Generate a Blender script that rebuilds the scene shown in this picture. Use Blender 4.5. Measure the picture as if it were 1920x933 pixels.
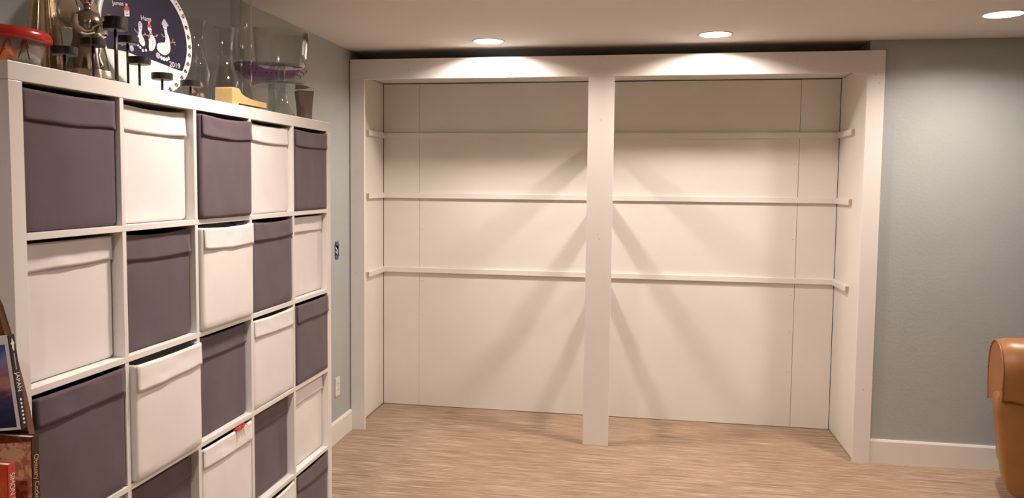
import bpy, bmesh, math, random
from mathutils import Vector, Matrix, noise

for o in list(bpy.data.objects):
    bpy.data.objects.remove(o, do_unlink=True)
scene = bpy.context.scene
COL = scene.collection
PI = math.pi

# ------------------------------------------------------------------ camera
F_PX = 1497.36
yaw, pitch, roll = math.radians(9.89456), math.radians(-3.85225), math.radians(0.544608)
fw = Vector((-math.sin(yaw) * math.cos(pitch), math.cos(yaw) * math.cos(pitch), math.sin(pitch)))
rt = Vector((math.cos(yaw), math.sin(yaw), 0))
up = rt.cross(fw)
r2 = rt * math.cos(roll) + up * math.sin(roll)
u2 = up * math.cos(roll) - rt * math.sin(roll)
cam_d = bpy.data.cameras.new('camera')
cam = bpy.data.objects.new('camera', cam_d)
COL.objects.link(cam)
m = Matrix((r2, u2, -fw)).transposed().to_4x4()
m.translation = Vector((1.33743, -3.34305, 1.56870))
cam.matrix_world = m
cam_d.sensor_width = 36.0
cam_d.lens = F_PX / 1920 * 36.0
cam_d.shift_x = 24.70 / 1920
cam_d.shift_y = -24.62 / 1920
cam_d.clip_start = 0.02
scene.camera = cam

# ------------------------------------------------------------------ world, exposure
world = bpy.data.worlds.new('world')
scene.world = world
world.use_nodes = True
bg = world.node_tree.nodes['Background']
bg.inputs[0].default_value = (0.02, 0.017, 0.014, 1)
bg.inputs[1].default_value = 1.0
vs = scene.view_settings
vs.view_transform = 'Standard'
vs.look = 'None'
vs.gamma = 1.0
vs.use_curve_mapping = False
vs.exposure = 0.0

LAMP_STRENGTH = 525.0
LAMP_COLOR = (1.0, 0.855, 0.765)
CEIL = 2.366

# ------------------------------------------------------------------ materials
def new_mat(name):
    mt = bpy.data.materials.new(name)
    mt.use_nodes = True
    nt = mt.node_tree
    return mt, nt, nt.nodes['Principled BSDF']

def tex_coord(nt, scale=(1, 1, 1), kind='Object'):
    tc = nt.nodes.new('ShaderNodeTexCoord')
    mp = nt.nodes.new('ShaderNodeMapping')
    mp.inputs['Scale'].default_value = scale
    nt.links.new(tc.outputs[kind], mp.inputs['Vector'])
    return mp.outputs['Vector']

def add_noise(nt, vec, scale, detail=4, rough=0.6):
    n = nt.nodes.new('ShaderNodeTexNoise')
    n.inputs['Scale'].default_value = scale
    n.inputs['Detail'].default_value = detail
    n.inputs['Roughness'].default_value = rough
    nt.links.new(vec, n.inputs['Vector'])
    return n.outputs['Fac']

def ramp(nt, fac, stops):
    r = nt.nodes.new('ShaderNodeValToRGB')
    e = r.color_ramp.elements
    while len(e) > 1:
        e.remove(e[-1])
    e[0].position = stops[0][0]
    e[0].color = (*stops[0][1], 1)
    for p, c in stops[1:]:
        x = e.new(p)
        x.color = (*c, 1)
    nt.links.new(fac, r.inputs['Fac'])
    return r.outputs['Color']

def bump(nt, bsdf, h, strength, dist):
    b = nt.nodes.new('ShaderNodeBump')
    b.inputs['Strength'].default_value = strength
    b.inputs['Distance'].default_value = dist
    nt.links.new(h, b.inputs['Height'])
    nt.links.new(b.outputs['Normal'], bsdf.inputs['Normal'])

def simple(name, col, rough=0.5, var=0.05, nscale=6.0, bstr=0.0, bscale=80.0, bdist=0.002, metal=0.0, spec=0.5, stretch=(1, 1, 1)):
    mt, nt, b = new_mat(name)
    v = tex_coord(nt, stretch)
    f = add_noise(nt, v, nscale)
    lo = tuple(max(0, c * (1 - var)) for c in col)
    hi = tuple(min(1, c * (1 + var)) for c in col)
    c = ramp(nt, f, [(0.3, lo), (0.7, hi)])
    nt.links.new(c, b.inputs['Base Color'])
    b.inputs['Roughness'].default_value = rough
    b.inputs['Metallic'].default_value = metal
    b.inputs['Specular IOR Level'].default_value = spec
    if bstr > 0:
        bump(nt, b, add_noise(nt, v, bscale, 3), bstr, bdist)
    return mt

M = {}
M['wall'] = simple('wall_paint_blue_grey', (0.40, 0.435, 0.43), 0.5, 0.03, 3, 0.4, 70, 0.003)
M['ceiling'] = simple('ceiling_paint_white', (0.80, 0.77, 0.73), 0.7, 0.015, 2, 0.06, 120, 0.002)
M['trim'] = simple('white_semigloss_trim', (0.80, 0.775, 0.735), 0.36, 0.02, 4, 0.03, 30, 0.001)
M['panel'] = simple('white_hardboard', (0.79, 0.765, 0.71), 0.38, 0.03, 2.5, 0.02, 14, 0.002)
M['laminate'] = simple('white_laminate', (0.80, 0.775, 0.74), 0.34, 0.015, 3)
M['raw_wood'] = simple('raw_pine_end_grain', (0.56, 0.37, 0.24), 0.7, 0.15, 60)
M['stud'] = simple('pine_stud', (0.66, 0.50, 0.33), 0.7, 0.12, 20, stretch=(3, 0.4, 3))
M['gap'] = simple('gap_shade', (0.06, 0.04, 0.03), 0.9)  # shade inside the panel gaps, put into the colour
M['nail'] = simple('nail_dimple', (0.42, 0.33, 0.25), 0.8)

def fabric(name, col, var):
    mt, nt, b = new_mat(name)
    v = tex_coord(nt)
    f = add_noise(nt, v, 9, 5)
    c = ramp(nt, f, [(0.3, tuple(x * (1 - var) for x in col)), (0.7, tuple(x * (1 + var) for x in col))])
    nt.links.new(c, b.inputs['Base Color'])
    b.inputs['Roughness'].default_value = 0.8
    b.inputs['Specular IOR Level'].default_value = 0.25
    b.inputs['Sheen Weight'].default_value = 0.15
    b.inputs['Sheen Roughness'].default_value = 0.5
    w = add_noise(nt, v, 600, 2)
    w2 = add_noise(nt, v, 7, 3)
    ad = nt.nodes.new('ShaderNodeMath'); ad.operation = 'MULTIPLY_ADD'
    nt.links.new(w, ad.inputs[0]); ad.inputs[1].default_value = 0.06
    nt.links.new(w2, ad.inputs[2])
    bump(nt, b, ad.outputs[0], 0.3, 0.006)
    return mt
M['bin_grey'] = fabric('bin_fabric_grey', (0.104, 0.077, 0.090), 0.07)
M['bin_white'] = fabric('bin_fabric_white', (0.775, 0.74, 0.715), 0.02)

def carpet():
    mt, nt, b = new_mat('striated_carpet')
    v1 = tex_coord(nt, (2.2, 150, 1))
    n1 = add_noise(nt, v1, 1.0, 5, 0.7)
    v2 = tex_coord(nt, (5.5, 300, 1))
    n2 = add_noise(nt, v2, 1.0, 3, 0.6)
    v3 = tex_coord(nt, (1, 1, 1))
    n3 = add_noise(nt, v3, 1.3, 3)
    mx = nt.nodes.new('ShaderNodeMath'); mx.operation = 'MULTIPLY_ADD'
    nt.links.new(n2, mx.inputs[0]); mx.inputs[1].default_value = 0.8
    sc = nt.nodes.new('ShaderNodeMath'); sc.operation = 'MULTIPLY_ADD'
    nt.links.new(n3, sc.inputs[0]); sc.inputs[1].default_value = 0.12
    nt.links.new(n1, sc.inputs[2])
    nt.links.new(sc.outputs[0], mx.inputs[2])
    c = ramp(nt, mx.outputs[0], [(0.62, (0.13, 0.085, 0.058)), (0.82, (0.27, 0.183, 0.124)), (0.95, (0.335, 0.233, 0.162)),
                                 (1.08, (0.43, 0.32, 0.23)), (1.22, (0.70, 0.60, 0.48))])
    # ramp only spans 0..1: rescale
    ms = nt.nodes.new('ShaderNodeMapRange')
    ms.inputs['From Min'].default_value = 0.55; ms.inputs['From Max'].default_value = 1.37
    nt.links.new(mx.outputs[0], ms.inputs['Value'])
    rr = [n for n in nt.nodes if n.type == 'VALTORGB'][-1]
    for el, p in zip(rr.color_ramp.elements, (0.16, 0.37, 0.48, 0.60, 0.80)):
        el.position = p
    nt.links.new(ms.outputs[0], rr.inputs['Fac'])
    nt.links.new(c, b.inputs['Base Color'])
    b.inputs['Roughness'].default_value = 0.95
    b.inputs['Specular IOR Level'].default_value = 0.1
    fn = add_noise(nt, tex_coord(nt, (60, 260, 1)), 1.0, 3)
    ad = nt.nodes.new('ShaderNodeMath'); ad.operation = 'ADD'
    nt.links.new(mx.outputs[0], ad.inputs[0]); nt.links.new(fn, ad.inputs[1])
    bump(nt, b, ad.outputs[0], 0.5, 0.005)
    return mt
M['carpet'] = carpet()

def leather():
    mt, nt, b = new_mat('tan_leather')
    v = tex_coord(nt)
    f = add_noise(nt, v, 5, 4)
    c = ramp(nt, f, [(0.3, (0.27, 0.112, 0.030)), (0.7, (0.345, 0.150, 0.042))])
    nt.links.new(c, b.inputs['Base Color'])
    b.inputs['Roughness'].default_value = 0.36
    vo = nt.nodes.new('ShaderNodeTexVoronoi'); vo.inputs['Scale'].default_value = 260
    nt.links.new(v, vo.inputs['Vector'])
    bump(nt, b, vo.outputs['Distance'], 0.08, 0.002)
    return mt
M['leather'] = leather()
M['dark_wood'] = simple('dark_stained_wood', (0.035, 0.018, 0.010), 0.4, 0.2, 20)
M['case_wood'] = simple('brown_bookcase_wood', (0.17, 0.066, 0.028), 0.42, 0.25, 9, 0.04, 40, 0.001, stretch=(4, 4, 0.5))

def thin_glass(name, tint=(0.97, 0.97, 0.96), rough=0.02, ior=1.5, power=4.0):
    mt = bpy.data.materials.new(name)
    mt.use_nodes = True
    nt = mt.node_tree
    nt.nodes.clear()
    out = nt.nodes.new('ShaderNodeOutputMaterial')
    tr = nt.nodes.new('ShaderNodeBsdfTransparent')
    tr.inputs[0].default_value = (*tint, 1)
    gl = nt.nodes.new('ShaderNodeBsdfGlossy')
    gl.inputs['Roughness'].default_value = rough
    lw = nt.nodes.new('ShaderNodeLayerWeight'); lw.inputs['Blend'].default_value = 0.5
    pw = nt.nodes.new('ShaderNodeMath'); pw.operation = 'POWER'; pw.inputs[1].default_value = power
    nt.links.new(lw.outputs['Facing'], pw.inputs[0])
    fr = nt.nodes.new('ShaderNodeMath'); fr.operation = 'MULTIPLY_ADD'
    f0 = ((ior - 1) / (ior + 1)) ** 2
    fr.inputs[1].default_value = 0.85; fr.inputs[2].default_value = f0
    nt.links.new(pw.outputs[0], fr.inputs[0])
    nz = add_noise(nt, tex_coord(nt), 12, 2)
    bp = nt.nodes.new('ShaderNodeBump'); bp.inputs['Strength'].default_value = 0.05; bp.inputs['Distance'].default_value = 0.003
    nt.links.new(nz, bp.inputs['Height'])
    nt.links.new(bp.outputs[0], gl.inputs['Normal'])
    mix = nt.nodes.new('ShaderNodeMixShader')
    nt.links.new(fr.outputs[0], mix.inputs[0])
    nt.links.new(tr.outputs[0], mix.inputs[1])
    nt.links.new(gl.outputs[0], mix.inputs[2])
    nt.links.new(mix.outputs[0], out.inputs[0])
    return mt
M['glass'] = thin_glass('clear_glass', (0.94, 0.945, 0.94), 0.03, 1.55, 2.2)
M['glass_thick'] = thin_glass('thick_clear_glass', (0.78, 0.81, 0.80), 0.03, 1.75, 1.8)

def plastic(name, col, alpha, rough=0.25):
    mt, nt, b = new_mat(name)
    v = tex_coord(nt)
    c = ramp(nt, add_noise(nt, v, 8), [(0.3, tuple(x * 0.92 for x in col)), (0.7, col)])
    nt.links.new(c, b.inputs['Base Color'])
    b.inputs['Roughness'].default_value = rough
    b.inputs['Alpha'].default_value = alpha
    return mt
M['red_lid'] = plastic('red_plastic', (0.55, 0.028, 0.018), 0.93, 0.2)
M['tub_body'] = plastic('cloudy_plastic', (0.50, 0.44, 0.40), 0.30, 0.22)
M['green_fill'] = simple('green_contents', (0.24, 0.36, 0.25), 0.6, 0.3, 14)
M['orange_fill'] = simple('orange_contents', (0.75, 0.22, 0.06), 0.6, 0.2, 14)
M['candy'] = simple('candy_cane_print', (0.22, 0.02, 0.02), 0.5)
M['black_metal'] = simple('dark_bronze_metal', (0.020, 0.014, 0.012), 0.42, 0.2, 30, metal=0.3)
M['silver'] = simple('polished_silver', (0.74, 0.70, 0.64), 0.16, 0.06, 15, 0.10, 26, 0.004, metal=1.0)
M['antique'] = simple('tarnished_silver', (0.34, 0.30, 0.26), 0.24, 0.25, 18, 0.12, 30, 0.004, metal=1.0)
M['gold'] = simple('champagne_foil', (0.70, 0.61, 0.48), 0.30, 0.2, 40, 0.25, 160, 0.003, metal=1.0)
M['navy'] = simple('navy_glaze', (0.020, 0.019, 0.042), 0.22, 0.1, 4)
M['plate_white'] = simple('white_glaze', (0.80, 0.78, 0.75), 0.2, 0.02, 5)
M['foot_white'] = simple('white_paint_prints', (0.74, 0.73, 0.73), 0.45, 0.07, 90)
M['toe_grey'] = simple('thin_grey_paint', (0.42, 0.42, 0.46), 0.5, 0.1, 90)
M['hat_red'] = simple('red_paint', (0.50, 0.03, 0.03), 0.5)
M['stick_brown'] = simple('brown_paint', (0.40, 0.19, 0.12), 0.5)
M['ink'] = simple('black_ink', (0.04, 0.04, 0.045), 0.5)
M['purple'] = simple('purple_melamine', (0.33, 0.165, 0.32), 0.4, 0.08, 8)
M['dots'] = simple('black_dots', (0.02, 0.012, 0.02), 0.45)
M['pale_wood'] = simple('pale_beech_wood', (0.58, 0.41, 0.18), 0.5, 0.1, 12, stretch=(6, 0.8, 6))
M['taupe'] = simple('taupe_ceramic', (0.17, 0.13, 0.105), 0.35, 0.15, 10)
M['shell'] = simple('peach_seashell', (0.62, 0.42, 0.31), 0.5, 0.15, 30)
M['blue_box'] = simple('blue_electrical_box', (0.05, 0.085, 0.25), 0.45, 0.1)
M['box_inside'] = simple('dark_box_inside', (0.02, 0.025, 0.06), 0.6)
M['wire'] = simple('white_wire_sheath', (0.75, 0.70, 0.66), 0.45)
M['ivory'] = simple('ivory_plastic', (0.78, 0.72, 0.62), 0.3)
M['slot'] = simple('dark_slot', (0.05, 0.04, 0.03), 0.6)
M['red_film'] = plastic('red_crinkled_film', (0.72, 0.10, 0.07), 0.9, 0.2)
M['clear_film'] = plastic('clear_crinkled_film', (0.5, 0.48, 0.46), 0.5, 0.15)
M['pages'] = simple('book_pages', (0.72, 0.66, 0.56), 0.8, 0.1, 8, stretch=(1, 1, 300))
M['spine_black'] = simple('black_book_spine', (0.022, 0.017, 0.017), 0.4)
M['spine_brown'] = simple('dark_brown_spine', (0.035, 0.018, 0.012), 0.4)
M['cover_white'] = simple('white_cover_border', (0.74, 0.70, 0.70), 0.35)
M['text_white'] = simple('white_lettering', (0.72, 0.70, 0.66), 0.5)
M['text_gold'] = simple('gold_lettering', (0.55, 0.36, 0.15), 0.45)
M['book_red'] = simple('red_book_cloth', (0.52, 0.055, 0.03), 0.35, 0.1, 12)
M['book_green'] = simple('green_book_cloth', (0.10, 0.30, 0.17), 0.4)
M['book_tan'] = simple('brown_book_cloth', (0.14, 0.062, 0.022), 0.5, 0.2, 12)

def sky_cover():
    mt, nt, b = new_mat('cloudy_dusk_print')
    tc = nt.nodes.new('ShaderNodeTexCoord')
    sp = nt.nodes.new('ShaderNodeSeparateXYZ')
    nt.links.new(tc.outputs['Generated'], sp.inputs[0])
    n = add_noise(nt, tex_coord(nt, (14, 14, 40)), 1.6, 5)
    ma = nt.nodes.new('ShaderNodeMath'); ma.operation = 'MULTIPLY_ADD'
    nt.links.new(n, ma.inputs[0]); ma.inputs[1].default_value = 0.5
    nt.links.new(sp.outputs['Z'], ma.inputs[2])
    s2 = nt.nodes.new('ShaderNodeMath'); s2.operation = 'SUBTRACT'; s2.inputs[1].default_value = 0.25
    nt.links.new(ma.outputs[0], s2.inputs[0])
    c = ramp(nt, s2.outputs[0], [(0.0, (0.02, 0.02, 0.045)), (0.22, (0.03, 0.035, 0.12)), (0.42, (0.10, 0.06, 0.12)), (0.52, (0.45, 0.22, 0.19)),
                                 (0.68, (0.30, 0.14, 0.17)), (0.80, (0.22, 0.24, 0.48)), (1.0, (0.035, 0.06, 0.28))])
    nt.links.new(c, b.inputs['Base Color'])
    b.inputs['Roughness'].default_value = 0.28
    return mt
M['sky_cover'] = sky_cover()

def mottled(name, stops, scale, rough=0.5):
    mt, nt, b = new_mat(name)
    c = ramp(nt, add_noise(nt, tex_coord(nt), scale, 6, 0.65), stops)
    nt.links.new(c, b.inputs['Base Color'])
    b.inputs['Roughness'].default_value = rough
    return mt
M['obit_cover'] = mottled('worn_brown_cover', [(0.36, (0.50, 0.33, 0.19)), (0.50, (0.58, 0.40, 0.25)), (0.53, (0.40, 0.18, 0.11)), (0.62, (0.34, 0.14, 0.09)), (0.68, (0.55, 0.38, 0.27))], 22)
M['red_cover'] = mottled('red_orange_cover', [(0.3, (0.42, 0.03, 0.02)), (0.55, (0.62, 0.10, 0.03)), (0.72, (0.70, 0.25, 0.10))], 12, 0.3)

lens_mat = bpy.data.materials.new('downlight_lens')
lens_mat.use_nodes = True
_nt = lens_mat.node_tree
_nt.nodes.clear()
_o = _nt.nodes.new('ShaderNodeOutputMaterial')
_e = _nt.nodes.new('ShaderNodeEmission')
_e.inputs[0].default_value = (*LAMP_COLOR, 1)
_e.inputs[1].default_value = LAMP_STRENGTH
_nt.links.new(_e.outputs[0], _o.inputs[0])

# ------------------------------------------------------------------ geometry helpers
def link(o, parent=None):
    COL.objects.link(o)
    if parent is not None:
        o.parent = parent
    return o

def from_bm(name, bm, mat, parent=None, smooth=False):
    bmesh.ops.recalc_face_normals(bm, faces=bm.faces[:])
    me = bpy.data.meshes.new(name)
    bm.to_mesh(me)
    bm.free()
    if smooth:
        for p in me.polygons:
            p.use_smooth = True
    me.materials.append(M[mat] if isinstance(mat, str) else mat)
    return link(bpy.data.objects.new(name, me), parent)

def add_box(bm, lo, hi, bev=0.0, seg=2):
    r = bmesh.ops.create_cube(bm, size=1.0)
    vs_ = r['verts']
    c = [(a + b) / 2 for a, b in zip(lo, hi)]
    s = [b - a for a, b in zip(lo, hi)]
    for v in vs_:
        v.co = Vector((c[0] + v.co.x * s[0], c[1] + v.co.y * s[1], c[2] + v.co.z * s[2]))
    if bev > 0:
        es = {e for v in vs_ for e in v.link_edges}
        bmesh.ops.bevel(bm, geom=list(es), offset=bev, segments=seg, affect='EDGES', profile=0.5)

def box(name, lo, hi, mat, parent=None, bev=0.0015, seg=2, smooth=False):
    bm = bmesh.new()
    add_box(bm, lo, hi, bev, seg)
    return from_bm(name, bm, mat, parent, smooth)

def prism(name, poly, axis, a, b, mat, parent=None, bev=0.0):
    """poly: 2D outline; extruded along axis ('x','y','z') from a to b."""
    bm = bmesh.new()
    def P(p, t):
        return {'x': (t, p[0], p[1]), 'y': (p[0], t, p[1]), 'z': (p[0], p[1], t)}[axis]
    v0 = [bm.verts.new(P(p, a)) for p in poly]
    v1 = [bm.verts.new(P(p, b)) for p in poly]
    bm.faces.new(v0)
    bm.faces.new(list(reversed(v1)))
    n = len(poly)
    for i in range(n):
        bm.faces.new((v0[i], v1[i], v1[(i + 1) % n], v0[(i + 1) % n]))
    if bev > 0:
        bmesh.ops.bevel(bm, geom=bm.edges[:], offset=bev, segments=2, affect='EDGES')
    return from_bm(name, bm, mat, parent)

def add_lathe(bm, prof, seg=40, center=(0, 0, 0), mod=None):
    rings = []
    for r, z in prof:
        if r < 1e-6:
            rings.append([bm.verts.new((center[0], center[1], center[2] + z))])
        else:
            ring = []
            for i in range(seg):
                a = 2 * PI * i / seg
                rr = r * (mod(a, z) if mod else 1.0)
                ring.append(bm.verts.new((center[0] + rr * math.cos(a), center[1] + rr * math.sin(a), center[2] + z)))
            rings.append(ring)
    for A, B in zip(rings, rings[1:]):
        for i in range(seg):
            j = (i + 1) % seg
            if len(A) == 1 and len(B) == 1:
                continue
            if len(A) == 1:
                bm.faces.new((A[0], B[j], B[i]))
            elif len(B) == 1:
                bm.faces.new((A[i], A[j], B[0]))
            else:
                bm.faces.new((A[i], A[j], B[j], B[i]))

def lathe(name, prof, mat, parent=None, seg=40, center=(0, 0, 0), mod=None, smooth=True):
    bm = bmesh.new()
    add_lathe(bm, prof, seg, center, mod)
    return from_bm(name, bm, mat, parent, smooth)

def wall_prof(outer, th):
    """closed thin-walled vessel profile from an outer (r,z) list, bottom first."""
    inner = [(max(r - th, 0.0005), z) for r, z in outer]
    inner[0] = (inner[0][0], outer[0][1] + th)
    return [(0, outer[0][1])] + outer + list(reversed(inner)) + [(0, inner[0][1])]

def smooth_prof(pts, n=6):
    out = []
    P = [pts[0]] + pts + [pts[-1]]
    for i in range(1, len(P) - 2):
        p0, p1, p2, p3 = P[i - 1], P[i], P[i + 1], P[i + 2]
        for k in range(n):
            t = k / n
            out.append(tuple(0.5 * (2 * b + (c - a) * t + (2 * a - 5 * b + 4 * c - d) * t * t + (3 * b - a - 3 * c + d) * t ** 3)
                             for a, b, c, d in zip(p0, p1, p2, p3)))
    out.append(pts[-1])
    return out

def add_tube(bm, pts, r, seg=10, cap=True):
    pts = [Vector(p) for p in pts]
    rs = r if isinstance(r, (list, tuple)) else [r] * len(pts)
    rings = []
    for i, p in enumerate(pts):
        d = (pts[min(i + 1, len(pts) - 1)] - pts[max(i - 1, 0)]).normalized()
        q = d.to_track_quat('Z', 'Y')
        rings.append([bm.verts.new(p + q @ Vector((rs[i] * math.cos(2 * PI * k / seg), rs[i] * math.sin(2 * PI * k / seg), 0))) for k in range(seg)])
    for A, B in zip(rings, rings[1:]):
        for k in range(seg):
            j = (k + 1) % seg
            bm.faces.new((A[k], A[j], B[j], B[k]))
    if cap:
        bm.faces.new(list(reversed(rings[0])))
        bm.faces.new(rings[-1])

def tube(name, pts, r, mat, parent=None, seg=10):
    bm = bmesh.new()
    add_tube(bm, pts, r, seg)
    return from_bm(name, bm, mat, parent, True)

def blob(name, c, r, mat, parent=None, wob=0.0, seed=0, seg=16):
    bm = bmesh.new()
    bmesh.ops.create_uvsphere(bm, u_segments=seg, v_segments=seg // 2, radius=1.0)
    for v in bm.verts:
        k = 1 + wob * noise.noise(v.co * 2.2 + Vector((seed, seed * 2.1, 0)))
        v.co = Vector((c[0] + v.co.x * r[0] * k, c[1] + v.co.y * r[1] * k, c[2] + v.co.z * r[2] * k))
    return from_bm(name, bm, mat, parent, True)

def text_mesh(name, s, size, mat, parent=None, mw=None, ext=0.0003, spacing=1.0):
    cu = bpy.data.curves.new(name + '_curve', 'FONT')
    cu.body = s
    cu.size = size
    cu.align_x = 'CENTER'
    cu.align_y = 'CENTER'
    cu.extrude = ext
    cu.space_character = spacing
    tmp = bpy.data.objects.new(name + '_tmp', cu)
    COL.objects.link(tmp)
    dg = bpy.context.evaluated_depsgraph_get()
    me = bpy.data.meshes.new_from_object(tmp.evaluated_get(dg))
    bpy.data.objects.remove(tmp, do_unlink=True)
    bpy.data.curves.remove(cu)
    if mw is not None:
        me.transform(mw)
    me.materials.clear()
    me.materials.append(M[mat])
    me.name = name
    return link(bpy.data.objects.new(name, me), parent)

def basis(x, y, z, t):
    mm = Matrix((Vector(x), Vector(y), Vector(z))).transposed().to_4x4()
    mm.translation = Vector(t)
    return mm

def tag(o, label, cat, group=None):
    o['label'] = label
    o['category'] = cat
    if group:
        o['group'] = group
    return o

def thing(name, label, cat, loc=(0, 0, 0), rotz=0.0, group=None):
    o = bpy.data.objects.new(name, None)
    o.empty_display_size = 0.05
    COL.objects.link(o)
    o.location = loc
    o.rotation_euler = (0, 0, rotz)
    return tag(o, label, cat, group)

def struct(o):
    o['kind'] = 'structure'
    return o

def plane_with_holes(name, mapf, outer, holes, mat):
    bm = bmesh.new()
    def loop(pts):
        vs_ = [bm.verts.new(mapf(p)) for p in pts]
        return [bm.edges.new((vs_[i], vs_[(i + 1) % len(vs_)])) for i in range(len(vs_))]
    es = loop(outer)
    for h in holes:
        es += loop(h)
    bmesh.ops.triangle_fill(bm, use_beauty=True, use_dissolve=False, edges=es)
    return from_bm(name, bm, mat)

# ------------------------------------------------------------------ the room
XL, XR, YF, YB = -0.43, 5.3, -6.0, 2.04        # left wall, right wall, wall behind the camera, recess back wall
YW = 1.404                                      # wall face to the right of the built-in
XC = 2.578                                      # corner of the recess

LIGHTS = [(0.480, 1.17), (1.722, 1.112), (2.982, 0.757), (0.50, -1.02), (1.75, -1.05), (0.52, -3.20)]
HOLE_R = 0.080

bm = bmesh.new(); add_box(bm, (XL - 0.1, YF - 0.1, -0.1), (XR + 0.1, YB + 0.1, 0.0))
floor = struct(from_bm('floor', bm, 'carpet'))
floor['label'] = 'tan carpet with fine lengthwise streaks'

circ = lambda c, r, n=40: [(c[0] + r * math.cos(2 * PI * i / n), c[1] + r * math.sin(2 * PI * i / n)) for i in range(n)]
ceil = struct(plane_with_holes('ceiling', lambda p: (p[0], p[1], CEIL), [(XL, YF), (XR, YF), (XR, YB), (XL, YB)], [circ(c, HOLE_R) for c in LIGHTS], 'ceiling'))

SWY, SWZ = 1.164, 1.153                         # open switch box on the left wall
sw = [(SWY - 0.025, SWZ - 0.043), (SWY + 0.025, SWZ - 0.043), (SWY + 0.025, SWZ + 0.043), (SWY - 0.025, SWZ + 0.043)]
struct(plane_with_holes('wall_left', lambda p: (XL, p[0], p[1]), [(YF, 0), (YB, 0), (YB, CEIL), (YF, CEIL)], [sw], 'wall'))
struct(box('wall_back', (XC, YW, 0), (XR, YB, CEIL), 'wall', bev=0.002))
struct(box('wall_recess', (XL, YB, 0), (XC, YB + 0.05, CEIL), 'wall', bev=0))
struct(box('wall_right', (XR, YF, 0), (XR + 0.05, YB, CEIL), 'wall', bev=0))
struct(box('wall_front', (XL, YF - 0.05, 0), (XR, YF, CEIL), 'wall', bev=0))

def baseboard(name, axis, a, b, face, out, h):
    prof = [(face, 0), (face + out, 0), (face + out, h - 0.012), (face + out * 0.6, h), (face, h)]
    return struct(prism(name, prof, axis, a, b, 'trim'))
baseboard('baseboard_left', 'y', YF, 1.383, XL, 0.013, 0.131)
bb = [(YW, 0), (YW - 0.014, 0), (YW - 0.014, 0.126), (YW - 0.009, 0.137), (YW, 0.137)]
struct(prism('baseboard_right', bb, 'x', 2.656, XR, 'trim'))

# ------------------------------------------------------------------ downlights
def downlight(i, x, y, label):
    t = thing('downlight', label, 'ceiling light', (x, y, CEIL), 0, 'recessed ceiling downlights')
    lathe('trim_ring', [(HOLE_R - 0.002, 0.038), (HOLE_R - 0.003, -0.001), (HOLE_R + 0.004, -0.005), (HOLE_R + 0.012, -0.003), (HOLE_R + 0.013, 0.0)], 'trim', t, 48)
    lathe('housing', [(HOLE_R - 0.001, 0.0), (HOLE_R - 0.001, 0.06), (0, 0.06)], 'trim', t, 40)
    bm = bmesh.new()
    add_lathe(bm, [(0, 0.031), (0.04, 0.032), (HOLE_R - 0.004, 0.035)], 40)
    for f in bm.faces:
        f.normal_update()
    from_bm('lens', bm, lens_mat, t, True)
    return t
DL = ['recessed downlight over the left half of the white built-in',
      'recessed downlight over the right half of the white built-in',
      'recessed downlight above the tan leather chair',
      'recessed downlight out in front of the white cube shelf',
      'recessed downlight in the middle of the room ceiling',
      'recessed downlight beside the camera near the left wall']
for i, (x, y) in enumerate(LIGHTS):
    downlight(i, x, y, DL[i])

# ------------------------------------------------------------------ built-in bookcase
B = thing('built_in_bookcase', 'unfinished white built-in bookcase filling the wall recess, ledger strips but no shelves yet', 'bookcase', (1.11, 1.40, 0))
def bpart(name, lo, hi, mat='trim', bev=0.0015):
    o = B.location
    return box(name, tuple(a - b for a, b in zip(lo, o)), tuple(a - b for a, b in zip(hi, o)), mat, B, bev)
FY0, FY1 = 1.384, 1.4035
bpart('header', (-0.425, FY0, 2.188), (2.655, FY1, 2.309))
bpart('stile', (-0.425, FY0, 0.0), (-0.334, FY1, 2.1875))
bpart('stile', (2.563, FY0, 0.0), (2.655, FY1, 2.1875))
bpart('center_post', (1.036, FY0, 0.0), (1.187, FY1, 2.1875))
YP = 1.994
SL, SR = -0.410, 2.5725
bpart('back_panel', (SL + 0.003, YP, 0.003), (-0.1525, YP + 0.008, 2.231), 'panel', 0.0008)
bpart('back_panel', (-0.151, YP, 0.003), (2.3325, YP + 0.008, 2.231), 'panel', 0.0008)
bpart('back_panel', (2.335, YP, 0.003), (SR - 0.003, YP + 0.008, 2.231), 'panel', 0.0008)
bpart('side_panel', (SL - 0.010, FY1, 0.007), (SL, YP - 0.001, 2.232), 'panel', 0.0008)
bpart('side_panel', (SR, FY1, 0.007), (SR + 0.005, YP - 0.001, 2.232), 'panel', 0.0008)
bpart('top_panel', (SL - 0.010, FY1, 2.236), (SR + 0.005, YP - 0.003, 2.250), 'panel', 0.0008)
bpart('gap_shade_sheet', (SL - 0.012, YP + 0.012, 0.0), (SR + 0.004, YP + 0.02, 2.26), 'gap', 0)  # dark sheet added behind the panels, paints the shade seen through their gaps
LED = [1.898, 1.488, 0.974]
LH, LT = 0.035, 0.019
for zt in LED:
    bpart('ledger', (SL + 0.001, YP - LT, zt - LH), (1.090, YP - 0.0005, zt))
    bpart('ledger', (1.132, YP - LT, zt - LH), (SR - 0.001, YP - 0.0005, zt))
    for x0, x1 in ((SL + 0.0005, SL + LT), (SR - LT, SR - 0.0005)):
        l = bpart('ledger', (x0, 1.640, zt - LH), (x1, YP - LT - 0.0005, zt))
        e = B.location
        box('sawn_end', (x0 + 0.001 - e[0], 1.6392 - e[1], zt - LH + 0.001 - e[2]), (x1 - 0.001 - e[0], 1.6415 - e[1], zt - 0.001 - e[2]), 'raw_wood', l, 0)
    bpart('support_arm', (1.092, FY1 + 0.0005, zt - 0.089), (1.130, YP - 0.0005, zt))
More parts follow.
